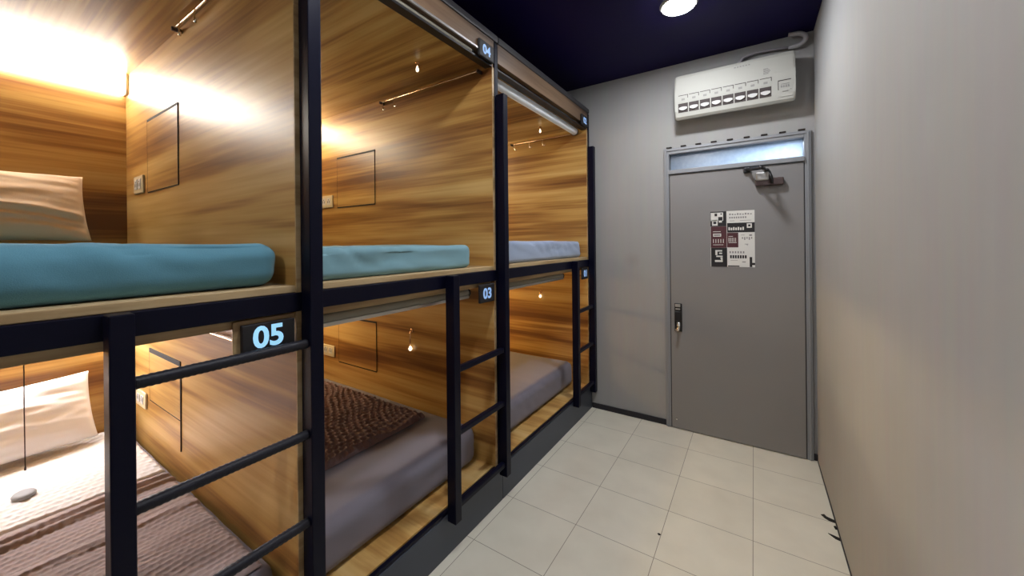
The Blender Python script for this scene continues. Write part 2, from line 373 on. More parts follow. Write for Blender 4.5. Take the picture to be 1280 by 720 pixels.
for k in range(5):
    prect(bm, 0.06 + k * 0.058, 0.50, 0.075 + k * 0.058, 0.57, 2); prect(bm, 0.42 + 0.038 * k, 0.48, 0.435 + 0.038 * k, 0.55, 2)
prect(bm, 0.42, 0.45, 0.52, 0.46, 2); prect(bm, 0.42, 0.56, 0.60, 0.57, 2); prect(bm, 0.06, 0.36, 0.24, 0.37, 2); prect(bm, 0.06, 0.60, 0.3, 0.608, 2)
ink(0, n0)
n0 = len(poster.faces)
prect(bm, 0.10, 0.035, 0.16, 0.085, 3); prect(bm, 0.185, 0.10, 0.285, 0.165, 3); prect(bm, 0.07, 0.18, 0.14, 0.225, 3); prect(bm, 0.24, 0.035, 0.27, 0.06, 3); prect(bm, 0.86, 0.25, 0.91, 0.285, 3)
prect(bm, 0.08, 0.42, 0.23, 0.437, 3)
for k in range(7): prect(bm, 0.45 + k * 0.055, 0.79, 0.49 + k * 0.055, 0.845, 1)
ink(1, n0)
n0 = len(poster.faces)
for k in range(9): prect(bm, 0.44 + k * 0.058, 0.045 + 0.006 * (k % 3), 0.475 + k * 0.058, 0.075, 1)
for k in range(8): prect(bm, 0.44 + k * 0.05, 0.105, 0.47 + k * 0.05, 0.135, 1)
prect(bm, 0.45, 0.175, 0.56, 0.182, 1); prect(bm, 0.68, 0.172, 0.93, 0.178, 1)
for k in range(5): prect(bm, 0.72 + k * 0.05, 0.47, 0.745 + k * 0.05, 0.50 + 0.02 * (k % 2), 1)
for k in range(3): prect(bm, 0.78 + k * 0.035, 0.59 + 0.012 * k, 0.86 - k * 0.01, 0.598 + 0.012 * k, 1)
for k in range(6): prect(bm, 0.44 + k * 0.06, 0.72, 0.47 + k * 0.06, 0.755, 1)
prect(bm, 0.46, 0.88, 0.62, 0.885, 1); prect(bm, 0.72, 0.90, 0.80, 0.915, 1); prect(bm, 0.70, 0.43, 0.78, 0.437, 1); prect(bm, 0.88, 0.425, 0.94, 0.45, 1)
ink(3, n0)

o = thing('notice_poster', poster, M['paper'], 'black, maroon and white printed notice sheet taped on the grey door', 'poster')
for k in pmats[1:]: o.data.materials.append(k)

# ------------------------------------------------------------------ air conditioner
ax0, ax1 = -0.470, 0.228
ac = root('air_conditioner', ((ax0 + ax1) / 2, YB, 2.27), 'white wall-mounted air conditioner above the grey door', 'air conditioner')
prof = [(YB - 0.001, 2.598), (YB - 0.118, 2.602), (YB - 0.136, 2.593), (YB - 0.143, 2.574), (YB - 0.145, 2.47), (YB - 0.141, 2.34), (YB - 0.135, 2.300), (YB - 0.122, 2.286), (YB - 0.105, 2.286), (YB - 0.001, 2.335)]
bm = B(); prism(bm, prof, ax0, ax1)
es = [e for e in bm.edges if abs(e.verts[0].co.x - e.verts[1].co.x) < 1e-6]
bmesh.ops.bevel(bm, geom=es, offset=0.014, segments=3, affect='EDGES', profile=0.5)
part(ac, 'body', bm, M['acwhite'])
def fy(z):   # front face y at a height
    pts = [(2.286, YB - 0.122), (2.300, YB - 0.135), (2.34, YB - 0.141), (2.47, YB - 0.145), (2.574, YB - 0.143)]
    for (za, ya), (zb, yb) in zip(pts, pts[1:]):
        if za <= z <= zb: return ya + (yb - ya) * (z - za) / (zb - za)
    return YB - 0.145
def facequad(bm, xa, xb, za, zb, d0, d1):   # slab lying on the front face
    v = [bm.verts.new(p) for p in [(xa, fy(za) - d0, za), (xb, fy(za) - d0, za), (xb, fy(zb) - d0, zb), (xa, fy(zb) - d0, zb), (xa, fy(za) - d1, za), (xb, fy(za) - d1, za), (xb, fy(zb) - d1, zb), (xa, fy(zb) - d1, zb)]]
    for f in [(0, 1, 2, 3), (4, 7, 6, 5), (0, 4, 5, 1), (1, 5, 6, 2), (2, 6, 7, 3), (3, 7, 4, 0)]: bm.faces.new([v[i] for i in f])
step = (0.112 - (ax0 + 0.025)) / 8
for k in range(8):
    xa = ax0 + 0.025 + k * step; xb = xa + step - 0.010
    bm = B(); facequad(bm, xa - 0.002, xb + 0.002, 2.330, 2.394, -0.001, 0.0015); ow = part(ac, 'air_outlet', bm, M['acdark'])
    bm = B()
    n = 8
    for j in range(n):      # curved white vane in the opening
        t0 = j / n; t1 = (j + 1) / n
        facequad(bm, xa + 0.004 + (xb - xa - 0.008) * t0, xa + 0.004 + (xb - xa - 0.008) * t1, 2.354 - 0.012 * math.sin(math.pi * (t0 + t1) / 2), 2.364 + 0.004 * math.sin(math.pi * (t0 + t1) / 2), 0.002, 0.0085)
    part(ow, 'vane', bm, M['acflap'])
    bm = B()
    facequad(bm, xa, xb, 2.402, 2.448, -0.001, 0.002)
    lv = part(ac, 'louver_clip', bm, M['acwhite'])
    bm = B(); facequad(bm, xa, xb + 0.002, 2.448, 2.4515, -0.001, 0.003); facequad(bm, xb, xb + 0.003, 2.428, 2.4515, -0.001, 0.003); part(lv, 'clip_gap', bm, M['acdark'])
    bm = B(); facequad(bm, xa + 0.02, xb - 0.018, 2.414, 2.428, 0.002, 0.0028); part(lv, 'clip_mark', bm, M['acgrey'])
bm = B(); facequad(bm, 0.138, 0.212, 2.315, 2.418, -0.001, 0.003); dp = part(ac, 'display_panel', bm, M['acwhite'])
bm = B(); facequad(bm, 0.140, 0.205, 2.414, 2.419, 0.001, 0.0042); facequad(bm, 0.138, 0.141, 2.36, 2.419, 0.001, 0.0042); part(dp, 'panel_gap', bm, M['acdark'])
bm = B()
for j in range(4): facequad(bm, 0.152 + j * 0.012, 0.160 + j * 0.012, 2.372, 2.386, 0.003, 0.0042)
facequad(bm, 0.152, 0.198, 2.392, 2.395, 0.003, 0.0042); facequad(bm, 0.160, 0.190, 2.345, 2.35, 0.003, 0.0042); facequad(bm, 0.202, 0.206, 2.352, 2.358, 0.003, 0.0042)
part(dp, 'panel_print', bm, M['acgrey'])
bm = B()
for j in range(5): facequad(bm, 0.062, 0.10 - 0.006 * abs(j - 2), 2.478 + j * 0.008, 2.482 + j * 0.008, -0.001, 0.0012)
part(ac, 'corner_mark', bm, M['acgrey'])
bm = B()
for j in range(6): facequad(bm, -0.10 + j * 0.016, -0.09 + j * 0.016, 2.560, 2.567, -0.001, 0.0012)
part(ac, 'nameplate', bm, M['acgrey'])
# pipe
bm = B(); pth = [(-0.07, YB - 0.035, 2.602), (-0.068, YB - 0.033, 2.64), (-0.05, YB - 0.03, 2.665), (0.02, YB - 0.03, 2.678), (0.12, YB - 0.03, 2.672), (0.21, YB - 0.03, 2.660)]
tube(bm, pth, [0.012, 0.013, 0.011, 0.008, 0.008, 0.009], 10)
pp = thing('coolant_pipe', bm, M['pipe'], 'grey refrigerant pipe running from the air conditioner along the ceiling edge', 'pipe')
bm = B(); cx, czz = 0.235, 2.695
arc = [(0.20, YB - 0.03, 2.658)] + [(cx + 0.055 * math.cos(a) , YB - 0.03 - 0.02 * k / 8, czz + 0.036 * math.sin(a)) for k, a in enumerate([math.radians(-80 + 20 * q) for q in range(10)])] + [(0.20, YB - 0.055, 2.733)]
tube(bm, arc, [0.010] + [0.0145] * 10 + [0.012], 10); part(pp, 'insulated_bend', bm, plain('ribbed_hose', (0.42, 0.40, 0.41), 0.5, 0, 0.4, 0.6, 90))

# ------------------------------------------------------------------ downlights
def downlight(x, y, label, m):
    r = root('ceiling_downlight', (x, y, ZC), label, 'ceiling light')
    bm = B(); lathe(bm, (x, y, ZC), [(0.082, -0.016), (0.0815, -0.012), (0.0815, -0.001)], 32); part(r, 'lens', bm, m)
    bm = B(); n = 32
    prof = [(0.083, -0.001), (0.083, -0.013), (0.092, -0.012), (0.1, -0.001)]
    rings = [[bm.verts.new((x + rr * math.cos(2 * math.pi * k / n), y + rr * math.sin(2 * math.pi * k / n), ZC + h)) for k in range(n)] for rr, h in prof]
    for a, b in zip(rings, rings[1:] + rings[:1]):
        for k in range(n): bm.faces.new((a[k], a[(k + 1) % n], b[(k + 1) % n], b[k]))
    part(r, 'trim_ring', bm, M['acwhite'])
downlight(-0.345, 2.29, 'round white downlight glowing in the navy ceiling in front of the door', M['lens'])
downlight(-0.62, 0.80, 'added round white downlight, out of view in the navy ceiling over the ladder of the nearest bunk', M['lens_added'])  # extra lamp out of view, added to raise the overall brightness
downlight(-0.62, -1.20, 'added round white downlight, out of view in the navy ceiling at the end of the room behind the viewer', M['lens_added'])  # unseen lamp added behind the viewer to light the room from the front

# ------------------------------------------------------------------ bunks
bay_word = ['nearest', 'middle', 'farthest']
bunk_labels = ['nearest wooden capsule bunk with navy steel frame, teal mattress on top',
               'middle wooden capsule bunk between the two steel posts',
               'farthest wooden capsule bunk against the grey back wall']
NAR = XF - 0.006
for i, (ya, yb) in enumerate(BAYS):
    r = root('capsule_bunk', (XF - 0.9, (ya + yb) / 2, 0), bunk_labels[i], 'bunk bed')
    pe = yb + 0.05            # outer end of the bay (post end)
    ye = ya - 0.0005 if i else ya - 0.05
    if i == 2: pe = YB - 0.004
    wx, wy = M['woodx'][i], M['woody'][i]
    # posts
    ps = [(yb + 0.016, pe - 0.0015)] + ([(ye, ya - 0.016)] if i == 0 else [])
    for p0, p1 in ps:
        bm = B(); box(bm, (XF - 0.045, p0, 0), (XF - 0.004, p1, 2.50 if i else 2.52), 0.003); part(r, 'post', bm, M['navy'])
    # base
    bm = B(); box(bm, (XF - 0.02, ye + 0.0005, 0), (XF, pe - 0.001, 0.183), 0.002); part(r, 'base_panel', bm, M['base'])
    bm = B(); box(bm, (XF - 0.022, ya, 0.185), (XF - 0.002, yb + 0.014, 0.199), 0.002); part(r, 'bottom_rail', bm, M['navy'])
    bm = B(); box(bm, (XB, ya, 0.184), (XF - 0.024, yb, 0.203)); part(r, 'lower_platform', bm, M['ledge'])
    # middle
    bm = B(); box(bm, (XF - 0.04, ye + 0.0005, 1.205), (XF - 0.001, pe - 0.0015, 1.262), 0.003); part(r, 'middle_rail', bm, M['navy'])
    bm = B(); box(bm, (XB, ya, 1.2625), (XF - 0.012, yb + 0.0145, 1.284), 0.002); part(r, 'upper_platform', bm, M['edge'])
    bm = B(); box(bm, (XB, ya, 1.178), (XF - 0.030, yb + 0.0145, 1.2045), 0.002); part(r, 'lower_ceiling', bm, M['edge'])
    # top
    bm = B(); box(bm, (XF - 0.05, ye + 0.0005, 2.505 if i else 2.505), (XF, pe - 0.0005, 2.545), 0.008); part(r, 'top_rail', bm, M['toprail'])
    bm = B(); box(bm, (XF - 0.04, ya, 2.398), (XF - 0.006, yb + 0.0145, 2.5045), 0.002); part(r, 'top_fascia', bm, M['fascia'])
    bm = B(); box(bm, (XB, ya, 2.378), (XF - 0.041, yb, 2.394)); part(r, 'upper_ceiling', bm, wx)
    bm = B(); box(bm, (XF - 0.055, ya, 2.360), (XF - 0.010, yb, 2.3715), 0.002); part(r, 'head_bar', bm, M['black'])
    # panels
    bm = B(); box(bm, (XB, yb + 0.0003, 0.184), (XF - 0.012, yb + 0.0155, 2.50)); pt = part(r, 'partition', bm, wx)
    bm = B(); box(bm, (XF - 0.0118, yb + 0.0005, 0.2), (XF - 0.008, yb + 0.0154, 2.36)); part(pt, 'edge_strip', bm, M['edge'])
    bm = B(); box(bm, (XB, ya - 0.0155 if i == 0 else ya - 0.004, 0.184), (XF - 0.05, ya - 0.0003, 2.50)); part(r, 'side_panel', bm, wx)
    bm = B(); box(bm, (XB - 0.018, ya - 0.004, 0.184), (XB - 0.0005, yb + 0.012, 2.50)); part(r, 'back_panel', bm, wy)
    # lockers let into the partition: upper and lower
    for up in (True, False):
        z0, z1 = (1.688, 2.045) if up else ((0.625, 0.868) if i == 0 else (0.54, 0.868))
        x0, x1 = -2.605, -2.172
        bm = B(); box(bm, (x0, yb - 0.003, z0), (x1, yb + 0.0002, z1), 0.001)
        ld = part(r, 'locker_door', bm, wx)
        g = 0.0045
        bm = B(); box(bm, (x0 - 0.002, yb - 0.0034, z1), (x1 + g, yb + 0.0002, z1 + (0.022 if (i == 0 and not up) else 0.011)))
        if i == 0 or not up: box(bm, (x1, yb - 0.0034, z0 - 0.002), (x1 + g, yb + 0.0002, z1))
        else: box(bm, (x1, yb - 0.0032, z0), (x1 + 0.002, yb + 0.0002, z1))
        box(bm, (x0 - 0.002, yb - 0.0032, z0 - (0.004 if i == 0 else 0.007)), (x1 + 0.001, yb + 0.0002, z0))
        box(bm, (x0 - 0.002, yb - 0.0032, z0), (x0, yb + 0.0002, z1))
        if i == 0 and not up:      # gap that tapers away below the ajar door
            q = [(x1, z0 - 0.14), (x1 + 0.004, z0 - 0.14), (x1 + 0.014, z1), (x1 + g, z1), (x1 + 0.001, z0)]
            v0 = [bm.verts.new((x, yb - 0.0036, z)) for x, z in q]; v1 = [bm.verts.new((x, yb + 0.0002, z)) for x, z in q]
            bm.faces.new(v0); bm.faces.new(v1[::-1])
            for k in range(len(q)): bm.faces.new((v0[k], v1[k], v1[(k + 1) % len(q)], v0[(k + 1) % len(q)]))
        part(ld, 'door_gap', bm, M['gap'])
        # power socket beside the locker
        sx0, sx1, sz0, sz1 = (-2.815, -2.660, 1.690, 1.783) if up else (-2.815, -2.655, 0.562, 0.645)
        lvl = 'upper' if up else 'lower'
        if i == 2: continue
        s = root('power_socket', ((sx0 + sx1) / 2, yb, sz0), 'ivory double power socket beside the locker door inside the %s %s pod' % (bay_word[i], lvl), 'socket')
        bm = B(); box(bm, (sx0, yb - 0.010, sz0), (sx1, yb - 0.0003, sz1), 0.004); part(s, 'face_plate', bm, M['ivory'])
        for k in range(2):
            cxx = sx0 + (sx1 - sx0) * (0.3 + 0.4 * k); bm = B()
            box(bm, (cxx - 0.022, yb - 0.013, sz0 + 0.022), (cxx + 0.022, yb - 0.0095, sz1 - 0.018), 0.002); im = part(s, 'socket_insert', bm, M['acflap'])
            bm = B(); box(bm, (cxx - 0.012, yb - 0.0136, sz0 + 0.035), (cxx - 0.007, yb - 0.0128, sz0 + 0.052)); box(bm, (cxx + 0.007, yb - 0.0136, sz0 + 0.035), (cxx + 0.012, yb - 0.0128, sz0 + 0.052)); box(bm, (cxx - 0.003, yb - 0.0136, sz0 + 0.055), (cxx + 0.003, yb - 0.0128, sz0 + 0.064))
            part(im, 'pin_slot', bm, M['black'])
    # light strips in the top back corner
    for up in (True, False):
        zt = 2.376 if up else 1.176
        lvl = 'upper' if up else 'lower'
        s = root('light_strip', (XB + 0.03, (ya + yb) / 2, zt - 0.1), 'glowing light strip in the back top corner of the %s %s pod' % (bay_word[i], lvl), 'light strip')
        m = emit('strip_glow_%s_%d' % (lvl, i), (UPC if up else LOC)[i], (UP if up else LO)[i])
        bm = B(); y0s, y1s = ya + 0.03, yb - 0.012
        q = [(XB + 0.001, zt - 0.001), (XB + 0.062, zt - 0.001), (XB + 0.060, zt - 0.045), (XB + 0.050, zt - 0.110), (XB + 0.001, zt - 0.110)]
        v0 = [bm.verts.new((x, y0s, z)) for x, z in q]; v1 = [bm.verts.new((x, y1s, z)) for x, z in q]
        bm.faces.new(v0); bm.faces.new(v1[::-1])
        for k in range(5): bm.faces.new((v0[k], v1[k], v1[(k + 1) % 5], v0[(k + 1) % 5]))
        part(s, 'diffuser', bm, m)
        for ye0, ye1 in ((y0s - 0.012, y0s - 0.0005), (y1s + 0.0005, y1s + 0.010)):
            bm = B(); v0 = [bm.verts.new((x, ye0, z)) for x, z in q]; v1 = [bm.verts.new((x, ye1, z)) for x, z in q]
            bm.faces.new(v0); bm.faces.new(v1[::-1])
            for k in range(5): bm.faces.new((v0[k], v1[k], v1[(k + 1) % 5], v0[(k + 1) % 5]))
            part(s, 'end_cap', bm, M['acflap'])

# ------------------------------------------------------------------ ladders
lad = [(0.197, 0.237, 0.616, 0.657, None, [1.108, 0.832, 0.566, 0.30]), (1.254, 1.296, 1.664, 1.706, 2.214, [0.832, 0.545, 0.215]), (2.648, 2.69, 3.0, 3.044, 2.214, [0.872, 0.563, 0.235])]
for i, (a0, a1, b0, b1, zt, rg) in enumerate(lad):
    r = root('bunk_ladder', (XF + 0.025, (a0 + b1) / 2, 0.13), ['navy steel ladder of the nearest bunk, under the 05 sign', 'navy steel ladder with a tall handrail in front of the middle bunk', 'navy steel ladder at the far bunk, beside the back wall'][i], 'ladder')
    x0, x1 = XF + 0.0005, XF + 0.05
    bm = B(); box(bm, (x0, a0, 0.155), (x1, a1, 1.264), 0.003); part(r, 'stile', bm, M['navy'])
    bm = B(); box(bm, (x0, b0, 0.150), (x1, b1, zt or 2.40), 0.003); part(r, 'handrail_stile', bm, M['navy'])
    for z in rg:
        bm = B()
        if i == 0:
            n = 60; pts = [(XF + 0.026, a1 - 0.002 + (b0 + 0.004 - a1) * k / n, z) for k in range(n + 1)]
            tube(bm, pts, [0.0135 + 0.0014 * (k % 2) for k in range(n + 1)], 10)
            part(r, 'rung', bm, M['rope'])
        else:
            box(bm, (XF + 0.012, a1 - 0.001, z - 0.014), (XF + 0.04, b0 + 0.001, z + 0.014), 0.006); part(r, 'rung', bm, M['navy'])

# ------------------------------------------------------------------ number signs
def sign(txt, y0, y1, z0, z1, label, size, backing=False):
    x = XF - 0.0055 if z0 > 2 else XF - 0.014
    if z0 > 2: x = XF - 0.0055
    r = root('number_sign', (x, (y0 + y1) / 2, z0), label, 'sign')
    bm = B(); box(bm, (x, y0, z0), (x + 0.016, y1, z1), 0.006 if not backing else 0.002); part(r, 'panel', bm, M['ink'])
    bm = text_bm(txt, size, 0.0022, 0.0)
    mt = Matrix(((0, 0, 1, x + 0.0166), (1, 0, 0, (y0 + y1) / 2 - 0.004), (0, 1, 0, (z0 + z1) / 2), (0, 0, 0, 1)))
    bmesh.ops.transform(bm, matrix=mt, verts=bm.verts)
    part(r, 'digits', bm, M['digit'] if backing else M['digit_dim'])
    if backing:
        bm = B()
        box(bm, (x - 0.010, y0 - 0.016, z0 - 0.006), (x - 0.0002, y1 + 0.008, z1 + 0.012), 0.002); part(r, 'wooden_backing', bm, M['edge'])
sign('05', 0.456, 0.594, 1.112, 1.188, 'black sign with glowing digits 05 under the nearest bunk rail', 0.083, True)
sign('03', 1.508, 1.636, 1.100, 1.196, 'black number sign with glowing 03 on the lower middle bunk', 0.074)
sign('01', 2.862, 2.985, 1.105, 1.200, 'black number sign with glowing 01 on the lower far bunk', 0.074)
sign('04', 1.512, 1.640, 2.368, 2.455, 'black number sign with glowing 04 on the fascia of the middle bunk', 0.066)
sign('02', 2.862, 2.995, 2.368, 2.455, 'black number sign with glowing 02 on the fascia of the far bunk', 0.066)

# ------------------------------------------------------------------ mattresses
def soft_box(x0, x1, y0, y1, z0, z1, rad, wr=0.004, seed=0.0, nx=70, ny=44, nz=10, sag=0.0):
    bm = B()
    hx_, hy_, hz_ = (x1 - x0) / 2, (y1 - y0) / 2, (z1 - z0) / 2
    c = Vector(((x0 + x1) / 2, (y0 + y1) / 2, (z0 + z1) / 2))
    cache = {}
    def vert(u, v, w_):
        key = (round(u, 5), round(v, 5), round(w_, 5))
        if key in cache: return cache[key]
        p = Vector((u * hx_, v * hy_, w_ * hz_))
        rr = Vector((rad, rad, min(rad, hz_ * 0.95)))
        inner = Vector((max(-(hx_ - rr.x), min(hx_ - rr.x, p.x)), max(-(hy_ - rr.y), min(hy_ - rr.y, p.y)), max(-(hz_ - rr.z), min(hz_ - rr.z, p.z))))
        d = p - inner; dn = Vector((d.x / rr.x, d.y / rr.y, d.z / rr.z))
        if dn.length > 1e-6:
            dn.normalize(); p = inner + Vector((dn.x * rr.x, dn.y * rr.y, dn.z * rr.z))
        q = p + c
        nn = noise.noise(Vector((q.x * 2.3 + seed, q.y * 3.1, q.z * 6 + seed))) * 1.0 + 0.8 * noise.noise(Vector((q.x * 1.2 + q.y * 6 + seed, q.y * 2 - q.z * 14, q.z * 9 + seed * 2)))
        tt = q.x * 0.55 + q.y * 1.0 + 0.6 * noise.noise(Vector((q.x * 1.5, q.y * 1.5, seed)))
        crease_ = abs(noise.noise(Vector((tt * 7 + q.z * 11 + seed, q.z * 3 - tt * 2, seed * 0.7))))
        amt = wr * (nn - 1.3 * max(0.0, 0.35 - crease_) * 2.2)
        amt *= max(0.0, min(1.0, (w_ + 0.98) / 0.9))
        if True:
            q += Vector((d.x * 0 + (amt if u > 0.98 else 0), (amt if abs(v) > 0.98 else 0) * (1 if v > 0 else -1), amt * 0.7 if w_ > 0.6 else 0))
        cache[key] = bm.verts.new(q); return cache[key]
    def span(n, h):     # finer towards the rounded ends
        e = min(0.45, rad / h); r_ = [-1 + 2 * e * k / 7 * 0.5 for k in range(8)]
        mid = [r_[-1] + (-2 * r_[-1]) * k / n for k in range(1, n)]
        return r_ + mid + [-t for t in reversed(r_)]
    us, vs, ws = span(nx, hx_), span(ny, hy_), span(nz, hz_)
    def face(f, A, Bb):
        for a0, a1 in zip(A, A[1:]):
            for b0, b1 in zip(Bb, Bb[1:]):
                q = [f(a0, b0), f(a1, b0), f(a1, b1), f(a0, b1)]
                q2 = []
                for v in q:
                    if v not in q2: q2.append(v)
                if len(q2) > 2:
                    try: bm.faces.new(q2).smooth = True
                    except ValueError: pass
    for s in (-1, 1):
        face(lambda a, b: vert(a, b, s), us, vs); face(lambda a, b: vert(a, s, b), us, ws); face(lambda a, b: vert(s, a, b), vs, ws)
    return bm
up_top = [1.416, 1.402, 1.420]; up_y = [(-0.385, 0.582), (0.672, 1.505), (1.745, 2.965)]
lo_y = [(-0.385, 0.590), (0.672, 1.635), (1.735, 2.95)]
for i in range(3):
    bm = soft_box(XB + 0.06, XF - 0.05, up_y[i][0], up_y[i][1], 1.2845, up_top[i], 0.05 if i == 0 else 0.028, 0.0065, 3.1 * i + 1)
    o = thing('mattress', bm, M[['teal', 'teal2', 'lav'][i]], ['teal blue sheeted mattress in the nearest upper pod', 'pale teal sheeted mattress in the middle upper pod', 'pale lavender-blue sheeted mattress in the farthest upper pod'][i], 'mattress', None, True)
    bm = soft_box(XB + 0.06, XF - (0.10 if i == 0 else 0.122), lo_y[i][0], lo_y[i][1], 0.2035, 0.405, 0.055, 0.003, 5.7 * i + 2)
    o = thing('mattress', bm, M['greysheet'], ['grey lavender mattress under the taupe blanket in the nearest lower pod', 'grey lavender mattress below the brown waffle blanket in the middle lower pod', 'grey lavender mattress in the farthest lower pod, without a blanket'][i], 'mattress', None, True)

# ------------------------------------------------------------------ blankets
def spread(x0, x1, y0, y1, z, cell, amp, wrin, seed, nx, ny, thick=0.012, ridges=(), jitter=0.0):
    bm = B(); g = []
    for a in range(nx + 1):
        row = []
        for b in range(ny + 1):
            x = x0 + (x1 - x0) * a / nx; y = y0 + (y1 - y0) * b / ny
            wob = 0.25 * cell * noise.noise(Vector((x * 9 + seed, y * 9, 1))) + jitter * noise.noise(Vector((x * 3, y * 3, seed)))
            px = (x + wob) / cell; py_ = (y + wob * 0.7) / cell
            row_off = 0.5 * (math.floor(px) % 2)
            h = 1 - (abs(math.sin(math.pi * px)) ** 0.6) * (abs(math.sin(math.pi * (py_ + row_off))) ** 0.6)
            dz = amp * h + wrin * noise.noise(Vector((x * 4 + seed, y * 1.6, seed))) + wrin * 0.5 * noise.noise(Vector((x * 11, y * 4, seed)))
            for (rx, rh, rw, sl) in ridges:
                dx = (x - rx - sl * (y - y0)) / rw
                dz += rh * math.exp(-dx * dx)
            e = min(x - x0, x1 - x, y - y0, y1 - y)
            dz += thick - (thick * 0.8 * math.exp(-max(e, 0) / 0.008))
            row.append(bm.verts.new((x, y, z + max(dz, 0.001))))
        g.append(row)
    for a in range(nx):
        for b in range(ny):
            bm.faces.new((g[a][b], g[a + 1][b], g[a + 1][b + 1], g[a][b + 1])).smooth = True
    # underside
    border = [g[a][0] for a in range(nx + 1)] + [g[nx][b] for b in range(1, ny + 1)] + [g[a][ny] for a in range(nx - 1, -1, -1)] + [g[0][b] for b in range(ny - 1, 0, -1)]
    low = [bm.verts.new((v.co.x, v.co.y, z)) for v in border]
    n = len(border)
    for k in range(n): bm.faces.new((border[k], border[(k + 1) % n], low[(k + 1) % n], low[k]))
    bm.faces.new(low)
    return bm
zb = 0.4085
bm = spread(XB + 0.075, -2.20, -0.30, 0.555, zb, 0.032, 0.007, 0.003, 1.0, 190, 170)
thing('quilted_sheet', bm, M['quilt'], 'white quilted sheet at the pillow end of the nearest lower bed', 'sheet')
bm = spread(-2.19, XF - 0.13, -0.30, 0.555, zb, 0.024, 0.0040, 0.014, 4.0, 230, 200, 0.017, [(-2.10, 0.016, 0.012, -0.05), (-2.03, 0.018, 0.016, -0.05), (-1.90, 0.010, 0.02, 0.1)])
thing('waffle_blanket', bm, M['taupe'], 'taupe waffle blanket spread over the nearest lower bed', 'blanket')
bm = spread(-2.66, -1.60, 0.73, 1.535, zb, 0.036, 0.022, 0.010, 8.0, 220, 180, 0.014, [], 0.05)
thing('waffle_blanket', bm, M['brown'], 'dark brown waffle blanket across the middle lower bed', 'blanket')
bm = B(); lathe(bm, (0, 0, 0), [(0.002, 0.016), (0.018, 0.0155), (0.028, 0.012), (0.032, 0.006), (0.031, 0.0), (0.001, 0.0)], 28)
bmesh.ops.transform(bm, matrix=Matrix.Translation((-2.43, 0.192, zb + 0.020)) @ Matrix.Diagonal((1.25, 1.0, 1, 1)), verts=bm.verts)
thing('oval_puck', bm, M['puck'], 'small grey oval puck lying on the white quilted sheet', 'puck')

# ------------------------------------------------------------------ pillows (leaning on the back panel)
def pillow(w_, h_, t, seed, crease=None, n=56):
    bm = B(); top = []; bot = []
    for a in range(n + 1):
        ra = []; rb = []
        for b in range(n + 1):
            u = -1 + 2 * a / n; v = -1 + 2 * b / n
            pin = 1 - 0.07 * (1 - u * u) ** 0.8 * 0 
            x = u * w_ / 2 * (1 - 0.03 * (1 - abs(v) ** 2.2)); y = v * h_ / 2 * (1 - 0.05 * (1 - abs(u) ** 2.2))
            pf = ((1 - abs(u) ** 2.6) * (1 - abs(v) ** 2.6)) ** 0.55
            wr = 0.006 * noise.noise(Vector((u * 3 + seed, v * 5, seed))) + 0.005 * noise.noise(Vector((u * 2 + v * 6, v * 3 + seed, 2)))
            z = t / 2 * pf + wr * min(1, pf * 2)
            if crease:
                for cv, depth, wd in crease:
                    d = (v - cv - 0.10 * math.sin(u * 3 + seed)) / wd
                    z -= depth * math.exp(-d * d) * min(1, pf * 2.0) ; z += depth * 0.6 * math.exp(-((d - 2) ** 2)) * min(1, pf * 2)
            edge = (a in (0, n) or b in (0, n))
            vt = bm.verts.new((x, y, z if not edge else 0))
            ra.append(vt); rb.append(vt if edge else bm.verts.new((x, y, -t / 2 * pf * 0.8)))
        top.append(ra); bot.append(rb)
    for a in range(n):
        for b in range(n):
            bm.faces.new((top[a][b], top[a + 1][b], top[a + 1][b + 1], top[a][b + 1])).smooth = True
            q = (bot[a][b], bot[a][b + 1], bot[a + 1][b + 1], bot[a + 1][b]); 
            try: bm.faces.new(q).smooth = True
            except ValueError: pass
    return bm
def place_pillow(bm, c, lean, roll, label, m):
    # local x -> world y, local y -> up, local z -> towards +x ; then lean back and roll
    mt = Matrix.Translation(c) @ Matrix.Rotation(lean, 4, 'Y') @ Matrix.Rotation(roll, 4, 'X') @ Matrix(((0, 0, 1, 0), (1, 0, 0, 0), (0, 1, 0, 0), (0, 0, 0, 1)))
    bmesh.ops.transform(bm, matrix=mt, verts=bm.verts)
    thing('pillow', bm, m, label, 'pillow')
place_pillow(pillow(0.68, 0.36, 0.15, 1.0, [(-0.42, 0.014, 0.09), (-0.62, 0.009, 0.07)]), (-2.815, 0.085, 1.598), math.radians(-24), math.radians(1), 'cream pillow leaning on the back panel of the upper pod', M['cream'])
place_pillow(pillow(0.67, 0.335, 0.13, 5.0), (-2.850, 0.110, 0.600), math.radians(-24), math.radians(2), 'white pillow leaning on the back panel of the lower pod', M['whitepillow'])

# ------------------------------------------------------------------ roller blinds
def blind(y0, y1, x, z0, z1, label, m, bar=True):
    r = root('roller_blind', (x, (y0 + y1) / 2, z0), label, 'blind')
    rad = (z1 - z0) / 2
    bm = B(); n = 16; pts = [(x, y0 + 0.012 + (y1 - y0 - 0.024) * k / n, (z0 + z1) / 2) for k in range(n + 1)]
    tube(bm, pts, rad, 18); part(r, 'fabric_roll', bm, m)
    bm = B(); tube(bm, [(x, y0, (z0 + z1) / 2), (x, y0 + 0.011, (z0 + z1) / 2)], rad * 1.06, 16); part(r, 'end_cap', bm, M['black']); bm = B(); tube(bm, [(x, y1 - 0.011, (z0 + z1) / 2), (x, y1, (z0 + z1) / 2)], rad * 1.06, 16); part(r, 'end_cap', bm, M['black'])
    if bar:
        bm = B(); box(bm, (x + rad * 0.62, y0 + 0.014, z0 - 0.004), (x + rad * 0.62 + 0.010, y1 - 0.014, z0 + 0.010), 0.003); part(r, 'bottom_bar', bm, M['alu'])
    return r
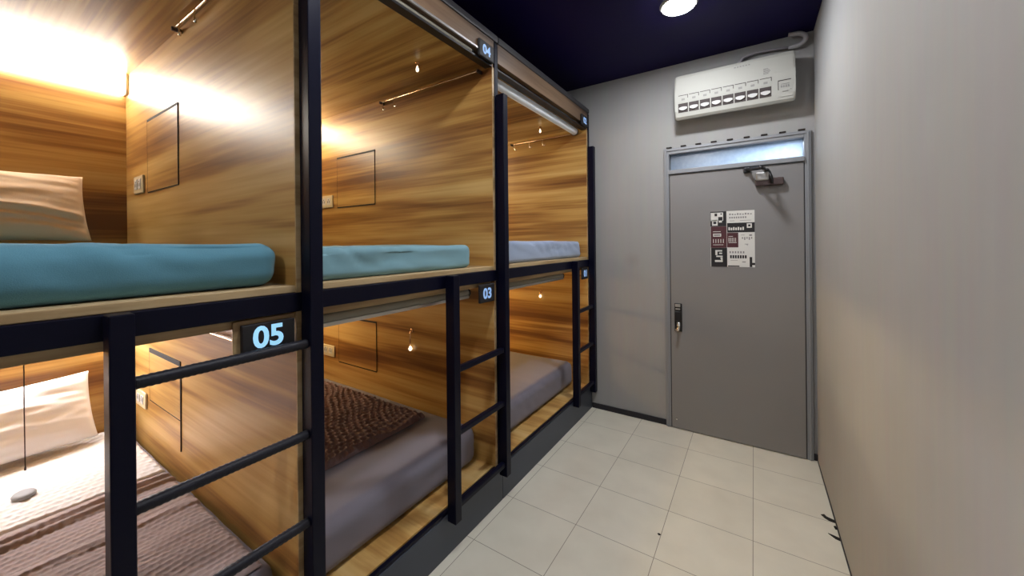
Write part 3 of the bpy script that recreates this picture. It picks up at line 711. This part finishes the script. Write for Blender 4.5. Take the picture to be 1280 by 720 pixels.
blind(0.665, 1.50, XF - 0.075, 1.132, 1.176, 'rolled grey blind under the platform of the middle bunk', M['blind_grey'])
blind(1.725, 2.63, XF - 0.075, 1.132, 1.176, 'rolled grey blind under the platform of the far bunk', M['blind_grey'])
blind(1.725, 2.965, XF - 0.095, 2.318, 2.376, 'rolled white blind at the top of the far upper pod', M['blind_white'], False)
blind(0.665, 1.50, XF - 0.0275, 2.3755, 2.396, 'slim rolled grey blind at the top of the middle upper pod', M['blind_grey'], False)
# slim aluminium strips on the fascia bottom edge
bm = B(); box(bm, (XF - 0.0055, 0.665, 2.398), (XF + 0.004, 1.508, 2.409), 0.002)
thing('fascia_trim', bm, M['alu'], 'slim bright metal trim along the fascia of the middle bunk', 'trim')
# pull cord of the near lower blind
bm = B(); tube(bm, [(-1.26, 0.101, 1.1775), (-1.2605, 0.101, 1.07), (-1.26, 0.1015, 0.956)], 0.0009, 6); 
r = root('pull_cord', (-1.26, 0.101, 0.95), 'thin dark pull cord hanging in front of the white pillow', 'cord'); part(r, 'cord', bm, M['bronze'])
bm = B(); lathe(bm, (-1.26, 0.1015, 0.95), [(0.0005, 0), (0.0016, 0.001), (0.0016, 0.006), (0.001, 0.008)], 10); part(r, 'cord_end', bm, M['bronze'])

# ------------------------------------------------------------------ hanging rails with hooks inside the pods
def rail(yw, z, x0, x1, hooks, label, rad=0.004):
    r = root('hanging_rail', ((x0 + x1) / 2, yw, z), label, 'hanging rail')
    y = yw - 0.030
    bm = B(); tube(bm, [(x0 + 0.01, y, z), ((x0 + x1) / 2, y, z - 0.001), (x1 - 0.01, y, z)], rad, 10); part(r, 'rod', bm, M['brass'])
    for xx in (x0 + 0.012, x1 - 0.012):
        bm = B(); box(bm, (xx - 0.006, y - 0.008, z - 0.009), (xx + 0.006, yw - 0.0004, z + 0.009), 0.003); part(r, 'bracket', bm, M['bronze'])
    for xx in hooks:
        bm = B(); pts = [(xx, y, z + rad + 0.001), (xx, y - 0.004, z - 0.012), (xx, y - 0.003, z - 0.035), (xx + 0.004, y - 0.004, z - 0.050), (xx + 0.016, y - 0.006, z - 0.058), (xx + 0.028, y - 0.007, z - 0.050)]
        tube(bm, pts, [0.002, 0.0022, 0.003, 0.0045, 0.006, 0.003], 8); part(r, 'hook', bm, M['chrome'])
rail(BAYS[0][1], 2.352, -2.12, -1.25, [-2.03, -1.86], 'thin hanging rail with two hooks under the ceiling of the nearest upper pod')
rail(BAYS[1][1], 2.345, -2.08, -1.24, [-2.04, -1.93], 'thin hanging rail with two hooks under the ceiling of the middle upper pod')
rail(BAYS[2][1], 2.335, -1.93, -1.28, [-1.88, -1.72, -1.58], 'short hanging rail with three hooks in the far upper pod')
rail(BAYS[0][1], 1.075, -1.86, -1.24, [], 'plain hanging rail in the nearest lower pod behind the 05 sign', 0.005)

# ------------------------------------------------------------------ small bulbs
def bulb(top, drop, label, wall=False):
    x, y, z = top
    r = root('small_bulb', top, label, 'bulb')
    bm = B(); tube(bm, [(x, y, z), (x, y, z - drop)], 0.003, 8); lathe(bm, (x, y, z - 0.006), [(0.010, 0), (0.010, 0.0055)], 12)
    part(r, 'stem', bm, M['brass'])
    bm = B(); lathe(bm, (x, y, z - drop), [(0.002, 0.004), (0.0035, -0.002), (0.007, -0.012), (0.0082, -0.02), (0.006, -0.029), (0.0015, -0.032)], 14)
    part(r, 'glass', bm, M['bulb'])
bulb((-1.50, 1.41, 2.3775), 0.020, 'small glowing bulb on the ceiling of the middle upper pod')
bulb((-1.49, 2.76, 2.3775), 0.020, 'small glowing bulb on the ceiling of the far upper pod')
def wall_bulb(x, yw, z, stem, label):
    r = root('small_bulb', (x, yw, z), label, 'bulb')
    y = yw - 0.016
    bm = B(); box(bm, (x - 0.010, yw - 0.008, z + stem - 0.012), (x + 0.010, yw - 0.0003, z + stem + 0.012), 0.003)
    tube(bm, [(x, yw - 0.004, z + stem), (x, y, z + stem - 0.006), (x, y, z)], 0.004, 8); part(r, 'stem', bm, M['brass'])
    bm = B(); lathe(bm, (x, y, z), [(0.003, 0.006), (0.007, 0.0), (0.0115, -0.010), (0.0115, -0.015), (0.007, -0.023), (0.0015, -0.026)], 14); part(r, 'glass', bm, M['bulb'])
wall_bulb(-1.82, BAYS[1][1], 0.762, 0.10, 'small glowing bulb on a short stem in the middle lower pod')
wall_bulb(-1.63, BAYS[2][1], 0.935, 0.03, 'small glowing bulb on the wall of the far lower pod')

# ------------------------------------------------------------------ scraps and chips on the floor
def chip(pts, label, h=0.006):
    bm = B(); v0 = [bm.verts.new((x, y, 0.0006)) for x, y in pts]; v1 = [bm.verts.new((x * 0.98 + pts[0][0] * 0.02, y * 0.98 + pts[0][1] * 0.02, h * (0.5 + 0.5 * ((k * 7) % 3) / 2))) for k, (x, y) in enumerate(pts)]
    bm.faces.new(v0[::-1]); bm.faces.new(v1); n = len(pts)
    for k in range(n): bm.faces.new((v0[k], v0[(k + 1) % n], v1[(k + 1) % n], v1[k]))
    thing('debris_chip', bm, M['dirt'], label, 'debris')
chip([(0.278, 2.462), (0.292, 2.470), (0.300, 2.452), (0.330, 2.446), (0.3315, 2.425), (0.305, 2.428), (0.29, 2.442)], 'larger black chip of debris at the foot of the right wall, nearer the door')
chip([(0.288, 2.322), (0.300, 2.318), (0.330, 2.306), (0.3315, 2.290), (0.312, 2.296)], 'thin black sliver of debris at the foot of the right wall, nearer the viewer')
chip([(0.318, 2.392), (0.326, 2.398), (0.331, 2.375), (0.322, 2.372)], 'tiny black crumb between the two chips at the foot of the right wall')
chip([(-0.402, 1.888), (-0.394, 1.894), (-0.386, 1.888), (-0.392, 1.880)], 'tiny black crumb lying alone on a floor tile in the aisle', 0.004)

# ------------------------------------------------------------------ light beyond the transom
ld = bpy.data.lights.new('corridor_daylight', 'AREA'); ld.shape = 'RECTANGLE'; ld.size = 0.35; ld.size_y = 0.3; ld.energy = 9.0; ld.color = (0.70, 0.84, 1.0)
lo = bpy.data.objects.new('corridor_daylight', ld); C.objects.link(lo); lo.location = (0.24, YB + 0.32, 2.22)
lo.rotation_euler = (Vector((0.08, YB, 2.0)) - Vector(lo.location)).to_track_quat('-Z', 'Y').to_euler()
w = bpy.data.worlds.new('World'); S.world = w; w.use_nodes = True
w.node_tree.nodes['Background'].inputs[0].default_value = (0.62, 0.60, 0.66, 1); w.node_tree.nodes['Background'].inputs[1].default_value = 0.0

GROUPS = {'capsule_bunk': 'capsule bunks in a row', 'bunk_ladder': 'steel ladders on the bunks', 'number_sign': 'number signs of the pods', 'mattress': 'mattresses in the pods',
          'waffle_blanket': 'waffle blankets on the lower beds', 'pillow': 'pillows in the nearest bunk', 'roller_blind': 'rolled blinds of the pods', 'hanging_rail': 'hanging rails in the pods',
          'small_bulb': 'small bulbs in the pods', 'power_socket': 'power sockets in the pods', 'light_strip': 'light strips in the pods', 'ceiling_downlight': 'downlights in the navy ceiling', 'debris_chip': 'bits of debris on the floor'}
for o in bpy.data.objects:
    if 'label' in o and not o.parent:
        g = GROUPS.get(o.name.split('.')[0])
        if g: o['group'] = g

# ------------------------------------------------------------------ camera
f_px, v0, roll = 468.0, 304.0, 0.01
psi = math.atan(302 / 468.0)
F = Vector((-math.sin(psi), math.cos(psi), 0)); R = Vector((math.cos(psi), math.sin(psi), 0)); Z = Vector((0, 0, 1))
cr = (R - roll * Z).normalized(); cu = (Z + roll * R).normalized()
cam = bpy.data.cameras.new('camera'); co = bpy.data.objects.new('camera', cam); C.objects.link(co)
co.matrix_world = Matrix(((cr.x, cu.x, -F.x, 0), (cr.y, cu.y, -F.y, 0), (cr.z, cu.z, -F.z, 1.407), (0, 0, 0, 1)))
cam.sensor_fit = 'HORIZONTAL'; cam.sensor_width = 36.0; cam.lens = 36.0 * f_px / 1280.0
cam.shift_y = -(360 - v0) / 1280.0
cam.clip_start = 0.02
S.camera = co
